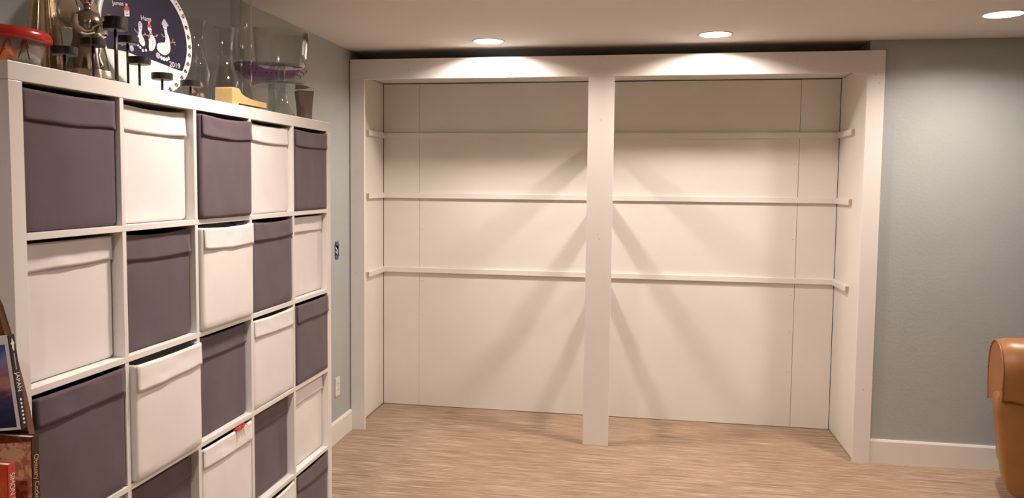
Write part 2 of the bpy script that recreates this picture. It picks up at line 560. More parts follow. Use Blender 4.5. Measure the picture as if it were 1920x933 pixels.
# nail dimples and pencil marks
nails = [(x, FY0, z) for x, z in ((-0.05, 2.235), (-0.05, 2.243), (0.62, 2.262), (1.10, 2.262), (1.505, 2.25), (1.512, 2.25), (2.19, 2.262), (2.19, 2.275), (2.605, 2.18),
                                  (2.612, 2.176), (2.628, 2.13), (1.112, 1.94), (1.112, 1.93), (1.105, 1.265), (1.112, 1.24), (2.61, 0.42), (-0.38, 1.62), (-0.39, 1.0))]
for z in (2.19, 2.03, 1.70, 1.36, 1.22, 0.86, 0.62, 0.36):
    nails += [(-0.128, YP, z + 0.02), (2.312, YP, z)]
nails += [(1.47, YP, 2.2), (0.5, YP, 2.21), (2.0, YP, 2.205), (2.45, YP, 2.21)]
nm = None
for x, y, z in nails:
    if nm is None:
        bm = bmesh.new()
        bmesh.ops.create_circle(bm, cap_ends=True, radius=0.0026, segments=10, matrix=Matrix.Rotation(PI / 2, 4, 'X'))
        r = bmesh.ops.extrude_face_region(bm, geom=bm.faces[:])
        for v in [g for g in r['geom'] if isinstance(g, bmesh.types.BMVert)]:
            v.co.y += 0.001
        o = from_bm('nail_dimple', bm, 'nail', B)
        nm = o.data
    else:
        o = link(bpy.data.objects.new('nail_dimple', nm), B)
    o.location = (x - B.location[0], y - 0.0004 - B.location[1], z)

# ------------------------------------------------------------------ outlet and switch box on the left wall
OT = thing('wall_outlet', 'cream duplex outlet with cover plate low on the blue-grey wall beside the built-in', 'outlet', (XL, 1.163, 0.33))
box('cover_plate', (0.0005, -0.035, -0.057), (0.006, 0.035, 0.057), 'ivory', OT, 0.002)
for dz in (0.0195, -0.0195):
    s = prism('socket', [(0.0165 * math.cos(a), dz + 0.0135 * math.sin(a)) for a in [2 * PI * k / 20 for k in range(20)]], 'x', 0.005, 0.0072, 'ivory', OT)
    for dy in (-0.006, 0.006):
        box('slot', (0.0068, dy - 0.0014, dz - 0.004), (0.0076, dy + 0.0014, dz + 0.0065), 'slot', s, 0)
prism('screw', [(0.003 * math.cos(2 * PI * k / 12), 0.003 * math.sin(2 * PI * k / 12)) for k in range(12)], 'x', 0.005, 0.0068, 'nail', OT)

SB = thing('switch_box', 'open blue electrical box with loose white wire in the wall above the outlet', 'electrical box', (XL, SWY, SWZ))
bm = bmesh.new()
hw, hh, dp = 0.0245, 0.0425, -0.06
add_box(bm, (dp, -hw, -hh), (0.001, -hw + 0.002, hh)); add_box(bm, (dp, hw - 0.002, -hh), (0.001, hw, hh))
add_box(bm, (dp, -hw, -hh), (0.001, hw, -hh + 0.002)); add_box(bm, (dp, -hw, hh - 0.002), (0.001, hw, hh))
add_box(bm, (dp, -hw, -hh), (dp + 0.002, hw, hh))
from_bm('box_body', bm, 'box_inside', SB)
for s in (1, -1):
    f = prism('mounting_ear', [(-0.020, s * 0.030), (0.020, s * 0.030), (0.024, s * 0.048), (0.014, s * 0.056), (0.006, s * 0.048), (-0.006, s * 0.048), (-0.014, s * 0.056), (-0.024, s * 0.048)], 'x', 0.0006, 0.004, 'blue_box', SB)
for s in (1, -1):
    prism('box_rim', [(s * 0.0245, -0.04), (s * 0.0315, -0.036), (s * 0.0275, 0.0), (s * 0.0315, 0.036), (s * 0.0245, 0.04)], 'x', 0.0006, 0.004, 'blue_box', SB)
for k, pts in enumerate(([(-0.05, 0.0, 0.02), (-0.01, -0.012, 0.024), (0.004, -0.008, 0.006), (0.003, 0.006, -0.014), (-0.02, 0.004, -0.026)],
                         [(-0.05, 0.008, 0.0), (-0.012, -0.014, 0.004), (0.002, -0.010, -0.012), (0.0, 0.004, -0.024), (-0.03, 0.01, -0.03)])):
    tube('wire', smooth_prof(pts, 5), 0.0042, 'wire', SB, 8)

# ------------------------------------------------------------------ cube shelf
KC, KT, KO, KW, KD = 0.335, 0.016, 0.0405, 1.82, 0.39
K = thing('cube_shelf', 'large white five by five cube storage shelf filled with fabric bins', 'shelf', (0, -KW / 2, 0))
def kpart(name, lo, hi, bev=0.0012):
    return box(name, (lo[0], lo[1] + KW / 2, lo[2]), (hi[0], hi[1] + KW / 2, hi[2]), 'laminate', K, bev)
kpart('top_panel', (-KD, -KW, KW - KO), (0, 0, KW))
kpart('bottom_panel', (-KD, -KW, 0), (0, 0, KO))
kpart('side_panel', (-KD, -KW, KO + 0.0004), (0, -KW + KO, KW - KO - 0.0007))
kpart('side_panel', (-KD, -KO, KO + 0.0004), (0, 0, KW - KO - 0.0007))
for j in range(1, 5):
    z1 = KW - (KO + j * KC + (j - 1) * KT)
    kpart('shelf', (-KD + 0.004, -KW + KO, z1 - KT), (-0.0004, -KO, z1), 0.0008)
for i in range(1, 5):
    y0 = -KW + KO + i * KC + (i - 1) * KT
    for j in range(5):
        zt = KW - (KO + j * (KC + KT)) - 0.0002
        kpart('divider', (-KD + 0.004, y0, zt - KC + 0.0004), (-0.0010, y0 + KT, zt), 0.0008)

# ------------------------------------------------------------------ fabric bins
def make_bin(row, col, e, grey, rnd):
    y0 = -KW + KO + (col - 1) * (KC + KT)
    zb = KW - (KO + row * KC + (row - 1) * KT) + 0.0005
    w, d, h = 0.328, 0.372, 0.324
    sag = rnd.uniform(0.0, 0.007)
    bul = rnd.uniform(0.0, 0.004)
    seed = rnd.uniform(0, 100)
    amp = 0.0022 if grey else 0.0028
    ords = ['first', 'second', 'third', 'fourth', 'fifth']
    rows = ['top row', 'second row from the top', 'third row from the top', 'fourth row from the top', 'bottom row']
    lab = '%s fabric bin, %s, %s column of the cube shelf' % ('dark grey' if grey else 'white', rows[row - 1], ords[col - 1])
    t = thing('fabric_bin', lab, 'storage bin', (e, y0 + KC / 2, zb), 0, 'fabric bins in the cube shelf')
    mat = 'bin_grey' if grey else 'bin_white'
    # plan outline, local x=0 at front, -d at back
    rc = 0.010
    out = []
    nf = 22
    for k in range(nf + 1):
        out.append((0.0, -w / 2 + rc + (w - 2 * rc) * k / nf))
    for k in range(1, 5):
        a = PI / 2 * k / 5
        out.append((-rc + rc * math.cos(a), w / 2 - rc + rc * math.sin(a)))
    for k in range(7):
        out.append((-rc - (d - rc) * k / 6, w / 2))
    for k in range(1, 8):
        out.append((-d, w / 2 - w * k / 8))
    for k in range(7):
        out.append((-d + (d - rc) * k / 6, -w / 2))
    for k in range(1, 5):
        a = -PI / 2 + PI / 2 * k / 5
        out.append((-rc + rc * math.cos(a), -w / 2 + rc + rc * math.sin(a)))
    zs = [0.0, 0.0015, 0.005, 0.011, 0.03, 0.06, 0.1, 0.14, 0.18, 0.215, 0.245, 0.262, 0.28, 0.30, 0.316, h]
    def ins(z):
        R = 0.012
        return 0.0 if z >= R else R - math.sqrt(max(R * R - (R - z) ** 2, 0))
    def front_disp(y, z):
        n = noise.noise(Vector((y * 9 + seed, z * 7, seed))) + 0.5 * noise.noise(Vector((y * 21 + seed, z * 26, seed * 2)))
        s = math.sin(PI * min(max((y + w / 2) / w, 0), 1))
        return (amp * n + bul * s * math.sin(PI * min(z / h, 1))) * min(1, s * 3 + 0.15)
    bm = bmesh.new()
    rings = []
    for z in zs:
        i_ = ins(z)
        ring = []
        for (x, y) in out:
            sx = 1 - i_ / (d / 2); sy = 1 - i_ / (w / 2)
            xx = -d / 2 + (x + d / 2) * sx
            yy = y * sy
            zz = z
            if x > -rc * 1.01:
                xx += front_disp(y, z) if z > 0.01 else 0.0
            top = max(0, (z - 0.24) / (h - 0.24))
            zz -= sag * top * math.sin(PI * (y + w / 2) / w) if x > -0.02 else 0.0
            ring.append(bm.verts.new((xx, yy, zz)))
        rings.append(ring)
    n = len(out)
    for A, Bq in zip(rings, rings[1:]):
        for i in range(n):
            j = (i + 1) % n
            bm.faces.new((A[i], A[j], Bq[j], Bq[i]))
    bm.faces.new(list(reversed(rings[0])))
    body = from_bm('bin_body', bm, mat, t, True)
    so = body.modifiers.new('thickness', 'SOLIDIFY'); so.thickness = 0.004; so.offset = -1
    # folded front flap
    fh = rnd.uniform(0.062, 0.070)
    sl = rnd.uniform(-0.006, 0.006)
    bm = bmesh.new()
    g = []
    nv = 8
    for a in range(nv + 1):
        row_ = []
        for k in range(nf + 1):
            y = -w / 2 + 0.004 + (w - 0.008) * k / nf
            edge = 0.003 * noise.noise(Vector((y * 8 + seed * 3, 1.7, seed))) + sl * (y / w)
            v = a / nv
            z = h - sag * math.sin(PI * (y + w / 2) / w) - 0.0005 - v * (fh + edge)
            lift = 0.0016 + v * v * (0.0018 + 0.005 * max(0, noise.noise(Vector((y * 6 + seed * 5, 9.1, seed)))))
            x = front_disp(y, z) + lift + 0.0012 * noise.noise(Vector((y * 14, z * 40, seed + 7)))
            row_.append(bm.verts.new((x, y, z)))
        g.append(row_)
    for a in range(nv):
        for k in range(nf):
            bm.faces.new((g[a][k], g[a + 1][k], g[a + 1][k + 1], g[a][k + 1]))
    fl = from_bm('front_flap', bm, mat, t, True)
    so = fl.modifiers.new('thickness', 'SOLIDIFY'); so.thickness = 0.0014; so.offset = 0
    return t

rnd = random.Random(5)
BINS = {(1, 1): -.012, (1, 2): -.027, (1, 3): .012, (1, 4): -.017, (1, 5): .002,
        (2, 1): -.030, (2, 2): -.018, (2, 3): .014, (2, 4): -.002, (2, 5): -.024,
        (3, 1): -.001, (3, 2): .016, (3, 3): -.020, (3, 4): .000, (3, 5): .004,
        (4, 1): -.015, (4, 2): -.028, (4, 3): .000, (4, 4): -.028, (4, 5): -.026,
        (5, 4): .000, (5, 5): -.003}
for (r_, c_), e in BINS.items():
    make_bin(r_, c_, e, (r_ + c_) % 2 == 0, rnd)

def crumple(name, label, cat, c, size, mat, seed):
    bm = bmesh.new()
    nx, ny = 14, 6
    g = []
    for i in range(nx + 1):
        row_ = []
        for j in range(ny + 1):
            u, v = i / nx - 0.5, j / ny - 0.5
            p = Vector((v * size[0], u * size[1], 0))
            q = Vector((u * 6 + seed, v * 4, seed))
            p += Vector((noise.noise(q * 1.3) * size[0] * 0.5, noise.noise(q + Vector((5, 0, 0))) * size[1] * 0.06, (noise.noise(q * 1.7 + Vector((0, 7, 0))) + 0.5 * abs(v) * -1) * size[2]))
            row_.append(bm.verts.new(p))
        g.append(row_)
    for i in range(nx):
        for j in range(ny):
            bm.faces.new((g[i][j], g[i + 1][j], g[i + 1][j + 1], g[i][j + 1]))
    o = from_bm(name, bm, mat)
    o.location = c
    so = o.modifiers.new('thickness', 'SOLIDIFY'); so.thickness = 0.0008
    return tag(o, label, cat)
crumple('plastic_wrapper', 'crinkled red plastic wrapper poking out over the edge of a white bin', 'wrapper', (0.004, -0.838, 0.722), (0.020, 0.060, 0.012), 'red_film', 3.3)
crumple('plastic_film', 'scrap of clear plastic showing above the front of a pulled-out white bin', 'plastic film', (-0.03, -0.785, 1.424), (0.03, 0.05, 0.02), 'clear_film', 8.1)

# ------------------------------------------------------------------ things on top of the cube shelf
Z0 = KW + 0.0006

# plastic tub with red lid
TB = thing('plastic_tub', 'round cloudy plastic tub with red rim and candy cane print', 'tub', (-0.205, -1.622, Z0))
body_prof = smooth_prof([(0.088, 0.0), (0.094, 0.02), (0.101, 0.05), (0.107, 0.078)], 5)
lathe('tub_body', wall_prof(body_prof, 0.0025), 'tub_body', TB, 48)
lathe('red_rim', smooth_prof([(0.100, 0.077), (0.112, 0.074), (0.121, 0.079), (0.1215, 0.090), (0.117, 0.099), (0.104, 0.103), (0.05, 0.105), (0.0, 0.106)], 4), 'red_lid', TB, 48)
blob('green_contents', (0.010, 0.012, 0.036), (0.078, 0.078, 0.031), 'green_fill', TB, 0.3, 2, 24)
blob('orange_contents', (0.066, -0.042, 0.045), (0.022, 0.028, 0.030), 'orange_fill', TB, 0.2, 4, 16)
for a0, fl in ((-0.75, 1), (-0.36, 1), (-0.12, -1), (-1.15, 1)):
    pts = []
    for k in range(13):
        tt = k / 12
        if tt < 0.45:
            a = a0 - fl * 0.02; z = 0.030 + tt * 0.06
            a += fl * tt * 0.22
        else:
            ph = (tt - 0.45) / 0.55 * PI * 1.05
            a = a0 - fl * 0.02 + fl * (0.099 + 0.06 * (1 - math.cos(ph)))
            z = 0.057 + 0.012 * math.sin(ph)
        r = 0.0945 + 0.16 * (z - 0.02) + 0.0045
        pts.append((r * math.cos(a), r * math.sin(a), z))
    tube('candy_cane_print', pts, 0.0016, 'candy', TB, 6)

# pleated metallic cone tree
CT = thing('pleated_cone_tree', 'tall pleated champagne foil cone decoration behind the red-rimmed tub', 'decoration', (-0.285, -1.358, Z0))
lathe('pleated_cone', [(0.0, 0.0), (0.045, 0.0), (0.042, 0.05), (0.036, 0.16), (0.022, 0.30), (0.004, 0.43), (0.0, 0.435)], 'gold', CT, 72, mod=lambda a, z: 1 + 0.13 * (1 if int(a / (2 * PI) * 72) % 3 == 0 else -0.5), smooth=False)
lathe('base_rim', [(0, 0.0005), (0.050, 0.0005), (0.051, 0.006), (0.048, 0.012), (0.042, 0.012)], 'gold', CT, 40)

# silver angel figurine
AG = thing('silver_angel', 'shiny silver angel figurine with folded arms and rounded wings', 'figurine', (-0.150, -1.362, Z0), math.radians(-25))
lathe('robe', smooth_prof([(0.0, 0.0), (0.056, 0.0), (0.054, 0.02), (0.049, 0.06), (0.043, 0.10), (0.037, 0.125), (0.037, 0.155), (0.037, 0.178), (0.026, 0.196), (0.011, 0.204), (0.010, 0.216)], 5), 'antique', AG, 60,
      mod=lambda a, z: 1 + (0.10 * math.cos(7 * a + 12 * z) if z < 0.125 else 0.0) * (1 - z / 0.125))
lathe('hem', [(0.060, 0.001), (0.061, 0.010), (0.0585, 0.028), (0.055, 0.040)], 'gold', AG, 60, mod=lambda a, z: 1 + 0.06 * math.cos(7 * a + 12 * z))
hd = blob('head', (0.002, 0, 0.236), (0.019, 0.017, 0.024), 'silver', AG, 0.0)
blob('hair', (-0.004, 0, 0.243), (0.020, 0.020, 0.022), 'antique', AG, 0.12, 3)
blob('nose', (0.021, 0, 0.233), (0.004, 0.003, 0.005), 'silver', hd)
for s in (1, -1):
    tube('arm', smooth_prof([(0.0, s * 0.030, 0.184), (0.012, s * 0.038, 0.155), (0.030, s * 0.024, 0.138), (0.040, s * 0.004, 0.144)], 6), [0.012] * 6 + [0.0105] * 6 + [0.008] * 7, 'silver', AG, 12)
    # wing
    bm = bmesh.new()
    bmesh.ops.create_uvsphere(bm, u_segments=24, v_segments=12, radius=1)
    for v in bm.verts:
        z = v.co.z
        fe = 1 + 0.05 * math.sin(9 * math.atan2(v.co.z, v.co.y))
        v.co = Vector((-0.034 + v.co.x * 0.004 - 0.012 * v.co.y * s, s * 0.034 + v.co.y * 0.026 * fe, 0.196 + z * 0.044 * fe))
    from_bm('wing', bm, 'silver', AG, True)
    tube('sash', [(0.024, s * 0.006, 0.190), (0.036, s * 0.014, 0.168), (0.041, s * 0.019, 0.150)], 0.0028, 'silver', AG, 8)
tube('horn', [(0.043, -0.012, 0.150), (0.040, 0.014, 0.166), (0.034, 0.040, 0.192)], [0.0022, 0.0026, 0.007], 'gold', AG, 10)
tube('ribbon', smooth_prof([(0.036, 0.006, 0.128), (0.042, 0.010, 0.10), (0.046, 0.004, 0.075), (0.052, 0.010, 0.05)], 5), 0.0038, 'gold', AG, 8)

# stepped candle holder
CH = thing('candle_holder', 'dark metal candle holder with cups on stems of different heights', 'candle holder', (-0.06, -1.30, Z0))
CUPS = [(-0.045, -1.588, 1.866), (-0.055, -1.470, 1.907), (-0.030, -1.415, 1.958), (-0.062, -1.365, 1.982), (-0.080, -1.292, 1.944), (-0.05, -1.284, 1.888), (-0.055, -1.168, 1.860), (-0.06, -1.008, 1.858)]
bar = sorted([(x, y) for x, y, z in CUPS], key=lambda p: p[1])
tube('base_bar', smooth_prof([(x + 0.06, y + 1.30, 0.0045) for x, y in bar if not (-1.31 < y < -1.28 and x < -0.06)], 4), 0.0042, 'black_metal', CH, 8)
tube('base_bar', [(-0.055, -0.005, 0.0045), (-0.025, 0.017, 0.0045), (0.01, 0.016, 0.0045)], 0.0042, 'black_metal', CH, 8)
for x, y, z in CUPS:
    lx, ly, lz = x + 0.06, y + 1.30, z - Z0
    tube('stem', [(lx, ly, 0.004), (lx, ly, lz)], 0.0034, 'black_metal', CH, 10)
    lathe('cup', [(0, lz), (0.028, lz), (0.030, lz + 0.002), (0.030, lz + 0.019), (0.028, lz + 0.019), (0.028, lz + 0.004), (0, lz + 0.004)], 'black_metal', CH, 32, (lx, ly, 0), smooth=False)

# painted plate
PR = 0.188
PL = thing('painted_plate', 'round navy and white winter plate with footprint snowmen, names and 2019', 'plate')
pu = Vector((0.19532654, 0.98073826, 0.0)); pv = Vector((-0.07943386, 0.01582027, 0.99671459)); pn = Vector((0.97751614, -0.19468482, 0.08099394))
PL.matrix_world = basis(pu, pv, pn, (-0.1422, -1.0892, Z0 + 0.0015))
def pp(u, v, n=0.0):
    return (u * PR, (v + 1) * PR, n)
bm = bmesh.new()
add_lathe(bm, [(0, -0.008), (0.62 * PR, -0.008), (0.98 * PR, 0.000), (PR, 0.003), (0.995 * PR, 0.005), (0.90 * PR, 0.0008), (0.0, 0.0008)], 96, (0, PR, 0))
from_bm('plate_body', bm, 'plate_white', PL, True)
SNOW = [(-0.82, -0.362), (-0.676, -0.354), (-0.435, -0.354), (-0.231, -0.385), (0.047, -0.405), (0.311, -0.443), (0.538, -0.481), (0.740, -0.505)]
RI = 0.893
a_r = math.atan2(-0.505, 0.740); a_l = math.atan2(-0.362, -0.82) + 2 * PI
sky = [(RI * math.cos(a_r + (a_l - a_r) * k / 60), RI * math.sin(a_r + (a_l - a_r) * k / 60)) for k in range(61)]
sky += smooth_prof(SNOW, 4)
def flat(name, pts, mat, n0, n1, parent=PL):
    return prism(name, [(pp(u, v)[0], pp(u, v)[1]) for u, v in pts], 'z', n0, n1, mat, parent)
def ell(c, a, b, rot=0, n=18):
    return [(c[0] + a * math.cos(t) * math.cos(rot) - b * math.sin(t) * math.sin(rot), c[1] + a * math.cos(t) * math.sin(rot) + b * math.sin(t) * math.cos(rot)) for t in [2 * PI * k / n for k in range(n)]]
def closed(pts, n=5):
    P = pts[-1:] + pts + pts[:2]
    out = []
    for i in range(1, len(P) - 2):
        p0, p1, p2, p3 = P[i - 1], P[i], P[i + 1], P[i + 2]
        for k in range(n):
            t = k / n
            out.append(tuple(0.5 * (2 * b + (c - a) * t + (2 * a - 5 * b + 4 * c - d) * t * t + (3 * b - a - 3 * c + d) * t ** 3) for a, b, c, d in zip(p0, p1, p2, p3)))
    return out
flat('night_sky', sky, 'navy', 0.0008, 0.0014)
N0, N1 = 0.0014, 0.0020
def stroke(name, pts, r, mat, parent=PL):
    return tube(name, [pp(u, v, 0.0016) for u, v in pts], r * PR, mat, parent, 6)
# footprints as snowmen
f1 = flat('footprint', closed([(-0.129, 0.175), (-0.088, 0.135), (-0.10, 0.06), (-0.115, -0.01), (-0.075, -0.09), (-0.058, -0.165), (-0.10, -0.215), (-0.165, -0.17), (-0.205, -0.085), (-0.175, -0.01), (-0.165, 0.06), (-0.168, 0.13)]), 'foot_white', N0, N1)
f3 = flat('footprint', closed([(0.405, 0.318), (0.455, 0.27), (0.488, 0.225), (0.455, 0.20), (0.452, 0.10), (0.485, 0.03), (0.497, -0.10), (0.485, -0.20), (0.40, -0.275), (0.30, -0.28), (0.205, -0.225), (0.205, -0.13), (0.285, -0.09), (0.375, -0.07), (0.402, 0.0), (0.395, 0.09), (0.368, 0.20), (0.35, 0.225), (0.37, 0.28)]), 'foot_white', N0, N1)
s2 = flat('footprint', closed([(0.064, 0.125), (0.108, 0.10), (0.100, 0.05), (0.120, 0.01), (0.168, -0.05), (0.178, -0.12), (0.150, -0.19), (0.105, -0.245), (0.03, -0.262), (0.02, -0.20), (0.03, -0.13), (0.03, -0.06), (0.062, 0.01), (0.058, 0.05), (0.026, 0.10)]), 'foot_white', N0, N1)
hd0 = flat('footprint', [(-0.435, 0.205), (-0.335, 0.22), (-0.33, 0.315), (-0.43, 0.305)], 'foot_white', N0, N1)
for lst, mt in (([(-0.212, -0.204, .024, .03), (-0.165, -0.240, .022, .024), (-0.113, -0.279, .028, .024), (-0.048, -0.269, .02, .024)], 'foot_white'),
                ([(0.205, -0.315, .048, .05)], 'toe_grey'),
                ([(0.277, -0.342, .024, .036), (0.333, -0.352, .03, .034), (0.39, -0.352, .026, .032), (0.439, -0.327, .02, .032)], 'foot_white'),
                ([(-0.53, -0.25, .02, .024), (-0.428, -0.288, .022, .022), (-0.345, -0.283, .042, .05)], 'toe_grey')):
    for u, v, a, b in lst:
        flat('toe_print', ell((u, v), a, b), mt, N0, N1)
flat('hat', closed([(0.022, 0.115), (0.108, 0.130), (0.085, 0.17), (0.064, 0.19), (0.035, 0.165)]), 'hat_red', N0, N1 + 0.0003)
flat('pompom', ell((0.063, 0.20), 0.018, 0.018), 'foot_white', N0, N1 + 0.0003)
flat('hat', closed([(-0.435, 0.30), (-0.33, 0.313), (-0.345, 0.36), (-0.385, 0.385), (-0.425, 0.35)]), 'hat_red', N0, N1 + 0.0003)
flat('pompom', ell((-0.38, 0.395), 0.02, 0.02), 'foot_white', N0, N1 + 0.0003)
flat('hat', closed([(-0.168, 0.125), (-0.088, 0.13), (-0.10, 0.165), (-0.128, 0.19), (-0.155, 0.165)]), 'toe_grey', N0, N1 + 0.0003)
flat('hat', closed([(0.345, 0.218), (0.49, 0.222), (0.44, 0.29), (0.405, 0.325), (0.37, 0.285)]), 'toe_grey', N0, N1 + 0.0003)
flat('scarf', [(0.022, -0.02), (0.055, 0.022), (0.115, 0.03), (0.118, 0.008), (0.07, 0.0), (0.06, -0.06), (0.03, -0.07)], 'hat_red', N0, N1 + 0.0003)
for pts in ([(-0.185, -0.02), (-0.24, 0.01), (-0.26, 0.04)], [(-0.09, -0.03), (-0.05, -0.02), (-0.03, 0.005)], [(0.04, -0.02), (-0.02, -0.02), (-0.05, 0.01)],
            [(0.15, -0.01), (0.20, 0.0), (0.225, 0.03)], [(0.39, 0.02), (0.34, 0.03), (0.32, 0.06)]):
    stroke('twig_arm', pts, 0.010, 'toe_grey')
for pts in ([(0.49, -0.06), (0.56, -0.04), (0.62, -0.03)], [(0.55, -0.05), (0.57, 0.02)], [(0.57, -0.04), (0.62, -0.08)]):
    stroke('twig_arm', pts, 0.010, 'stick_brown')
for pts in ([(-0.145, 0.085), (-0.13, 0.07), (-0.112, 0.082)], [(0.385, 0.17), (0.405, 0.14), (0.44, 0.16)], [(-0.41, 0.25), (-0.385, 0.235), (-0.36, 0.26)], [(0.065, 0.075), (0.08, 0.062), (0.095, 0.075)]):
    stroke('smile', [(u, v) for u, v in pts], 0.007, 'ink')
for c in ((-0.145, 0.11), (-0.115, 0.112), (0.395, 0.195), (0.43, 0.197), (-0.40, 0.285), (-0.365, 0.288), (0.425, 0.05), (0.43, 0.02), (0.43, -0.01), (0.10, -0.06), (0.105, -0.10), (0.11, -0.14)):
    flat('ink_dot', ell(c, 0.008, 0.008, 0, 8), 'ink', N0, N1 + 0.0004)
def ptext(name, s, u, v, size, ang, mat, n=0.0017):
    c, q = math.cos(ang), math.sin(ang)
    return text_mesh(name, s, size * PR, mat, PL, basis((c, q, 0), (-q, c, 0), (0, 0, 1), pp(u, v, n)), 0.0003)
ptext('lettering', 'James', -0.545, 0.385, 0.098, 0.14, 'foot_white')
ptext('lettering', 'Hans', 0.008, 0.252, 0.11, 0.08, 'foot_white')
ptext('lettering', '2019', 0.567, -0.425, 0.125, -0.04, 'foot_white')
for ch, (u, v) in zip('land', ((0.666, 0.678), (0.705, 0.632), (0.740, 0.588), (0.776, 0.545))):
    ptext('rim_letter', ch, u * 1.012, v * 1.012, 0.085, math.atan2(v, u) - PI / 2, 'ink', 0.0047)
for u, v in [(0.845, 0.452), (0.905, 0.269), (0.936, 0.106), (0.947, -0.061), (0.925, -0.208), (0.872, -0.366), (0.800, -0.499), (0.702, -0.617), (0.557, -0.759), (0.406, -0.850), (0.235, -0.914)]:
    bm = bmesh.new()
    for k in range(3):
        a = PI * k / 3 + 0.2
        for s in (1, -1):
            p0 = Vector(pp(u + s * 0.012 * math.cos(a), v + s * 0.012 * math.sin(a), 0.0042)); p1 = Vector(pp(u + s * 0.038 * math.cos(a), v + s * 0.038 * math.sin(a), 0.0042))
            add_tube(bm, [p0, p1], 0.0013, 5)
    from_bm('snowflake', bm, 'ink', PL)

# glass hurricanes, cylinders
def hurricane(name, label, loc, prof):
    o = lathe(name, wall_prof(smooth_prof(prof, 6), 0.0022), 'glass', None, 48)
    o.location = loc
    return tag(o, label, 'vase', 'clear glass vases')
hurricane('hurricane_vase', 'waisted clear glass hurricane vase just behind the painted plate', (-0.20, -0.732, Z0),
          [(0.043, 0.0), (0.044, 0.01), (0.044, 0.13), (0.041, 0.155), (0.029, 0.19), (0.022, 0.22), (0.024, 0.255), (0.036, 0.302)])
hurricane('hurricane_vase', 'waisted clear glass hurricane vase behind the pale wooden block', (-0.13, -0.665, Z0),
          [(0.045, 0.0), (0.046, 0.01), (0.047, 0.085), (0.044, 0.11), (0.030, 0.155), (0.026, 0.19), (0.028, 0.235), (0.037, 0.288)])
hurricane('cylinder_vase', 'tall slim clear glass cylinder vase left of the footed glass bowl', (-0.235, -0.305, Z0), [(0.0235, 0.0), (0.024, 0.005), (0.024, 0.25), (0.024, 0.51)])
hurricane('cylinder_vase', 'tall slim clear glass cylinder vase farthest back, reaching above the frame', (-0.30, -0.255, Z0), [(0.0255, 0.0), (0.026, 0.005), (0.026, 0.25), (0.026, 0.52)])
rs = random.Random(2)
for k in range(6):
    a = k * 1.1
    hgt = 0.018 + 0.02 * (k % 4) + (0.02 if k > 3 else 0)
    o = blob('seashell', (0, 0, 0), (0.015, 0.011, 0.011), 'shell', None, 0.5, k * 3.0, 16)
    o.location = (-0.20 + 0.017 * math.cos(a * 1.7), -0.732 + 0.017 * math.sin(a * 1.7), Z0 + hgt)
    o.rotation_euler = (rs.uniform(0, 3), rs.uniform(0, 3), 0)
    tag(o, 'small peach seashell inside the glass hurricane vase behind the painted plate', 'seashell', 'seashells in the hurricane vase')

# pale wooden block with rounded raised end
WB = thing('wooden_slicer', 'pale beech wooden block with a raised rounded end lying at the shelf edge', 'wooden block', (-0.060, -0.70, Z0))
prof = [(-0.105, 0.0), (-0.105, 0.052), (-0.100, 0.058), (-0.055, 0.058), (-0.046, 0.052), (-0.043, 0.042), (-0.020, 0.036), (0.02, 0.030), (0.06, 0.028), (0.150, 0.028), (0.150, 0.008), (-0.06, 0.008), (-0.06, 0.0)]
prism('body', [(y, z + 0.004) for y, z in prof], 'x', -0.032, 0.032, 'pale_wood', WB, 0.0012)
box('base_board', (-0.036, -0.105, 0.0), (0.036, 0.150, 0.0055), 'pale_wood', WB, 0.001)
box('blade', (-0.02, 0.148, 0.018), (0.02, 0.158, 0.024), 'black_metal', WB, 0.001)

# cake stand with trifle bowl on it
CX, CY = -0.075, -0.322
CS = thing('cake_stand', 'clear glass cake stand with flared foot near the far end of the shelf top', 'cake stand', (CX, CY, Z0))
lathe('plate', smooth_prof([(0.0, 0.118), (0.06, 0.118), (0.108, 0.120), (0.115, 0.126), (0.114, 0.131), (0.106, 0.127), (0.06, 0.125), (0.0, 0.125)], 4), 'glass_thick', CS, 56)
lathe('pedestal', smooth_prof([(0.052, 0.0), (0.054, 0.004), (0.046, 0.012), (0.032, 0.035), (0.022, 0.065), (0.019, 0.095), (0.024, 0.1175)], 5), 'glass_thick', CS, 40)
TBW = thing('trifle_bowl', 'clear glass footed trifle bowl standing on the glass cake stand', 'bowl', (CX, CY, Z0 + 0.1255))
lathe('foot', smooth_prof([(0.0, 0.0), (0.048, 0.0), (0.050, 0.003), (0.040, 0.008), (0.016, 0.014), (0.012, 0.020)], 4), 'glass_thick', TBW, 40)
lathe('stem', [(0.012, 0.019), (0.0125, 0.035), (0.014, 0.056), (0.022, 0.066)], 'glass_thick', TBW, 24)
lathe('bowl', wall_prof(smooth_prof([(0.0295, 0.064), (0.07, 0.066), (0.092, 0.074), (0.098, 0.088), (0.103, 0.14), (0.109, 0.215)], 5), 0.0035), 'glass', TBW, 56)

